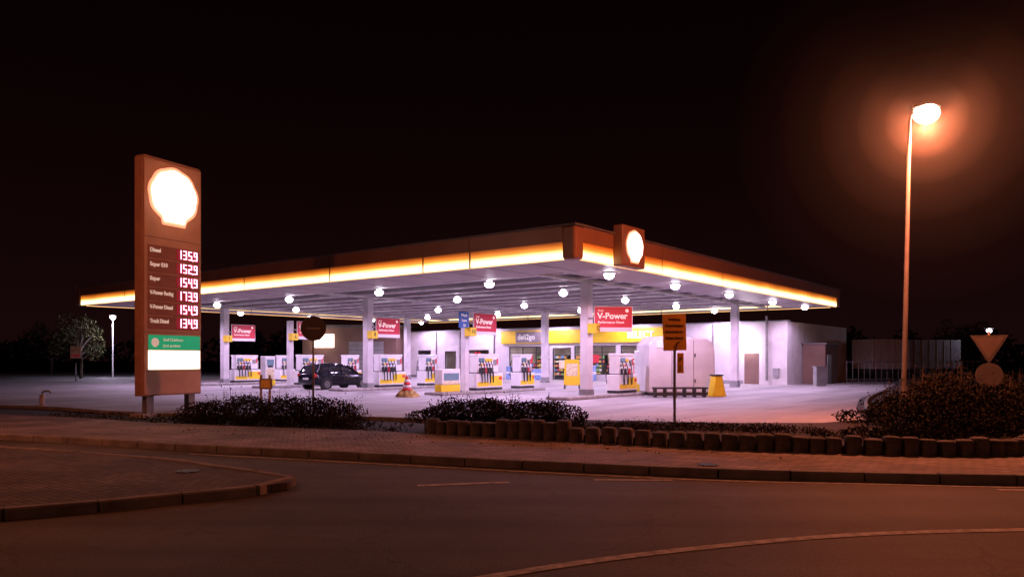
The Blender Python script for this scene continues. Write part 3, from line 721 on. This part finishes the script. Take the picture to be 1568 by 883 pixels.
far_lamp((-35.6,69,0),5.3,1300,(.8,.70,1)); far_lamp((37,60,0),3.8,250,(.8,.75,1),.18)

# ---------------------------------------------------------------- signs
rs=top('round_traffic_sign',(-5.75,22.4,0),R(20))
cyl(rs,'pole',(0,.04,1.4),.03,2.8,galv); cyl(rs,'disc',(0,0,2.62),.36,.03,signback,rot=(R(90),0,0),n=36); box(rs,'clamp',(0,-.025,2.62),(.4,.02,.05),galv)
ys_=top('yellow_detour_sign',(4.2,20,0),R(8))
cyl(ys_,'pole',(.02,.05,1.42),.035,2.85,galv)
box(ys_,'board',(0,0,2.42),(.62,.03,.93),orangep,bevel=.008,ry=R(-2))
for j,s in enumerate(['Umleitung','Ersatz Parkplatz','Unterdorfer Str.','Anlieger Betrieb']): text(ys_,'line_%d'%j,s,(0,-.018,2.76-.16*j),.085,dark,align='CENTER',sx=.85)
tube(ys_,'arrow',[(.06,-.02,2.0),(.06,-.02,2.14),(.16,-.02,2.2)],.014,dark,6)
box(ys_,'lower_board',(.16,0,1.63),(.17,.03,.52),orangep,bevel=.006); text(ys_,'lower_text','P',(.16,-.018,1.72),.14,dark,align='CENTER')
tube(ys_,'lower_arrow',[(.16,-.02,1.45),(.16,-.02,1.58)],.01,dark,6)
yl=top('yield_sign',(12.95,21,0),R(-28))
cyl(yl,'pole',(0,.05,1.25),.03,2.5,galv); prism(yl,'triangle',[(-.45,2.38),(.45,2.38),(.04,1.66),(-.04,1.66)],.02,signback,bevel=.005)
prism(yl,'rim',[(-.36,2.32),(.36,2.32),(0,1.74)],.006,M('sign_back_rim',(.09,.07,.06),.7),loc=(0,-.008,0)); cyl(yl,'disc',(0,0,1.3),.33,.02,signback,rot=(R(90),0,0),n=32)
ns=top('notice_board',(-8.25,25.9,0),R(-5))
span(ns,'board',(-.22,0,.72),(.22,.05,1.08),timber,bevel=.01); 
for xx in(-.17,.13): span(ns,'post',(xx-.03,.01,0),(xx+.03,.07,1.2),timber)
span(ns,'notice',(-.15,-.01,.78),(.15,-.001,1.02),orangep)
en=top('entrance_sign',(-33,58.5,0),R(20)); cyl(en,'pole',(0,.1,.7),.05,1.4,galv); span(en,'board',(-.36,0,1.75),(.36,.1,2.7),timber,bevel=.02); span(en,'stripe',(-.3,-.01,1.9),(.3,-.001,2.05),redp)
wp_=top('water_standpipe',(-17,28,0),0)
cyl(wp_,'post',(0,0,.22),.09,.44,conc,bevel=.02); tube(wp_,'spout',[(0,0,.4),(0,0,.52),(.08,0,.57),(.25,0,.57),(.3,0,.5)],.035,galv); box(wp_,'base',(0,0,.03),(.3,.3,.06),conc)

def trailer(x,y,rz,L,mat):
    t=top('box_trailer',(x,y,0),rz)
    span(t,'box',(0,0,.95),(L,2.4,3.2),mat,bevel=.03)
    for i in range(int(L/.6)): span(t,'rib',(.1+i*.6,-.025,1.0),(.16+i*.6,-.001,3.15),grey)
    span(t,'chassis',(.2,.3,.65),(L-.2,2.1,.948),dark)
    for xx in(.9,1.9,L-1.2):
        for yy in(.2,2.2): cyl(t,'wheel',(xx,yy,.45),.45,.28,rubber,rot=(R(90),0,0),bevel=.03)
trailer(27,58,R(12),3.2,M('trailer_light',(.30,.28,.28),.6)); trailer(30.6,60,R(6),4.5,M('trailer_grey',(.13,.12,.13),.6,var=.3))
fc=top('metal_fence',(22.5,52,0),R(20))
for i in range(26): cyl(fc,'post',(i*.5,0,.8),.02,1.6,polem,n=6)
for zz in(.3,1.5): span(fc,'rail',(0,-.02,zz),(12.5,.02,zz+.05),polem)

# ---------------------------------------------------------------- trees
def tree(loc,h,r,n,ls,mat=leafG,name='tree'):
    t=top(name,(*loc,0),random.uniform(0,6))
    tube(t,'trunk',[(0,0,0),(.05,0,h*.3),(-.05,.08,h*.6),(.05,0,h*.9)],[.16,.12,.08,.02],bark,8)
    cs=[]
    for i in range(16):
        a=random.uniform(0,6.28); q=random.uniform(.2,1)*r*.8; z=h*random.uniform(.4,.95)
        q*=1-.5*abs(z/h-.6)
        p=(q*math.cos(a),q*math.sin(a),z); cs.append((*p,*[r*random.uniform(.2,.36)]*3))
        tube(t,'limb_%d'%i,[(0,0,z*.65),(p[0]*.5,p[1]*.5,z*.85),p],[.05,.03,.01],bark,5)
    leaves('crown',clumps(cs,n),ls,mat,t)
tree((-37.6,67.5),5.2,2.4,1900,.10,leafT); tree((-50,84),5,2.6,1800,.14,leafD)
tree((-31,92),5.5,2.6,1800,.14,leafD)
tree((44,76),5.5,2.8,1800,.14,leafD); tree((22,80),4.6,2.6,1800,.15,leafD)
pos=[]
for i in range(90):
    x=random.uniform(-130,130); y=120+random.uniform(-8,8); hh=random.uniform(3,6.5)
    pos.append((x,y,hh*.5,random.uniform(2,5),2,hh*.55))
P=clumps(pos,26000); leaves('distant_tree_line',P[P[:,2]>0],.45,leafD)

# ---------------------------------------------------------------- sky
w=bpy.data.worlds.new('World'); SC.world=w; w.use_nodes=True; nt=w.node_tree; bg=nt.nodes['Background']; L=nt.links.new
tc=nt.nodes.new('ShaderNodeTexCoord'); sp=nt.nodes.new('ShaderNodeSeparateXYZ'); L(tc.outputs['Generated'],sp.inputs[0])
r=nt.nodes.new('ShaderNodeValToRGB'); e=r.color_ramp.elements
e[0].position=0; e[0].color=(.0085,.0024,.0026,1); e[1].position=.6; e[1].color=(.0010,.0002,.0003,1)
q=e.new(.15); q.color=(.0058,.0014,.0014,1); q=e.new(.32); q.color=(.0026,.0005,.0006,1)
L(sp.outputs['Z'],r.inputs['Fac']); L(r.outputs['Color'],bg.inputs['Color']); bg.inputs['Strength'].default_value=1

# ---------------------------------------------------------------- camera
c=bpy.data.cameras.new('camera'); co_=bpy.data.objects.new('camera',c); COL.objects.link(co_)
c.sensor_width=36; c.lens=27.2; c.shift_y=107/1568; c.clip_end=1500
co_.location=(0,0,1.75); co_.rotation_euler=(R(90),0,0); SC.camera=co_
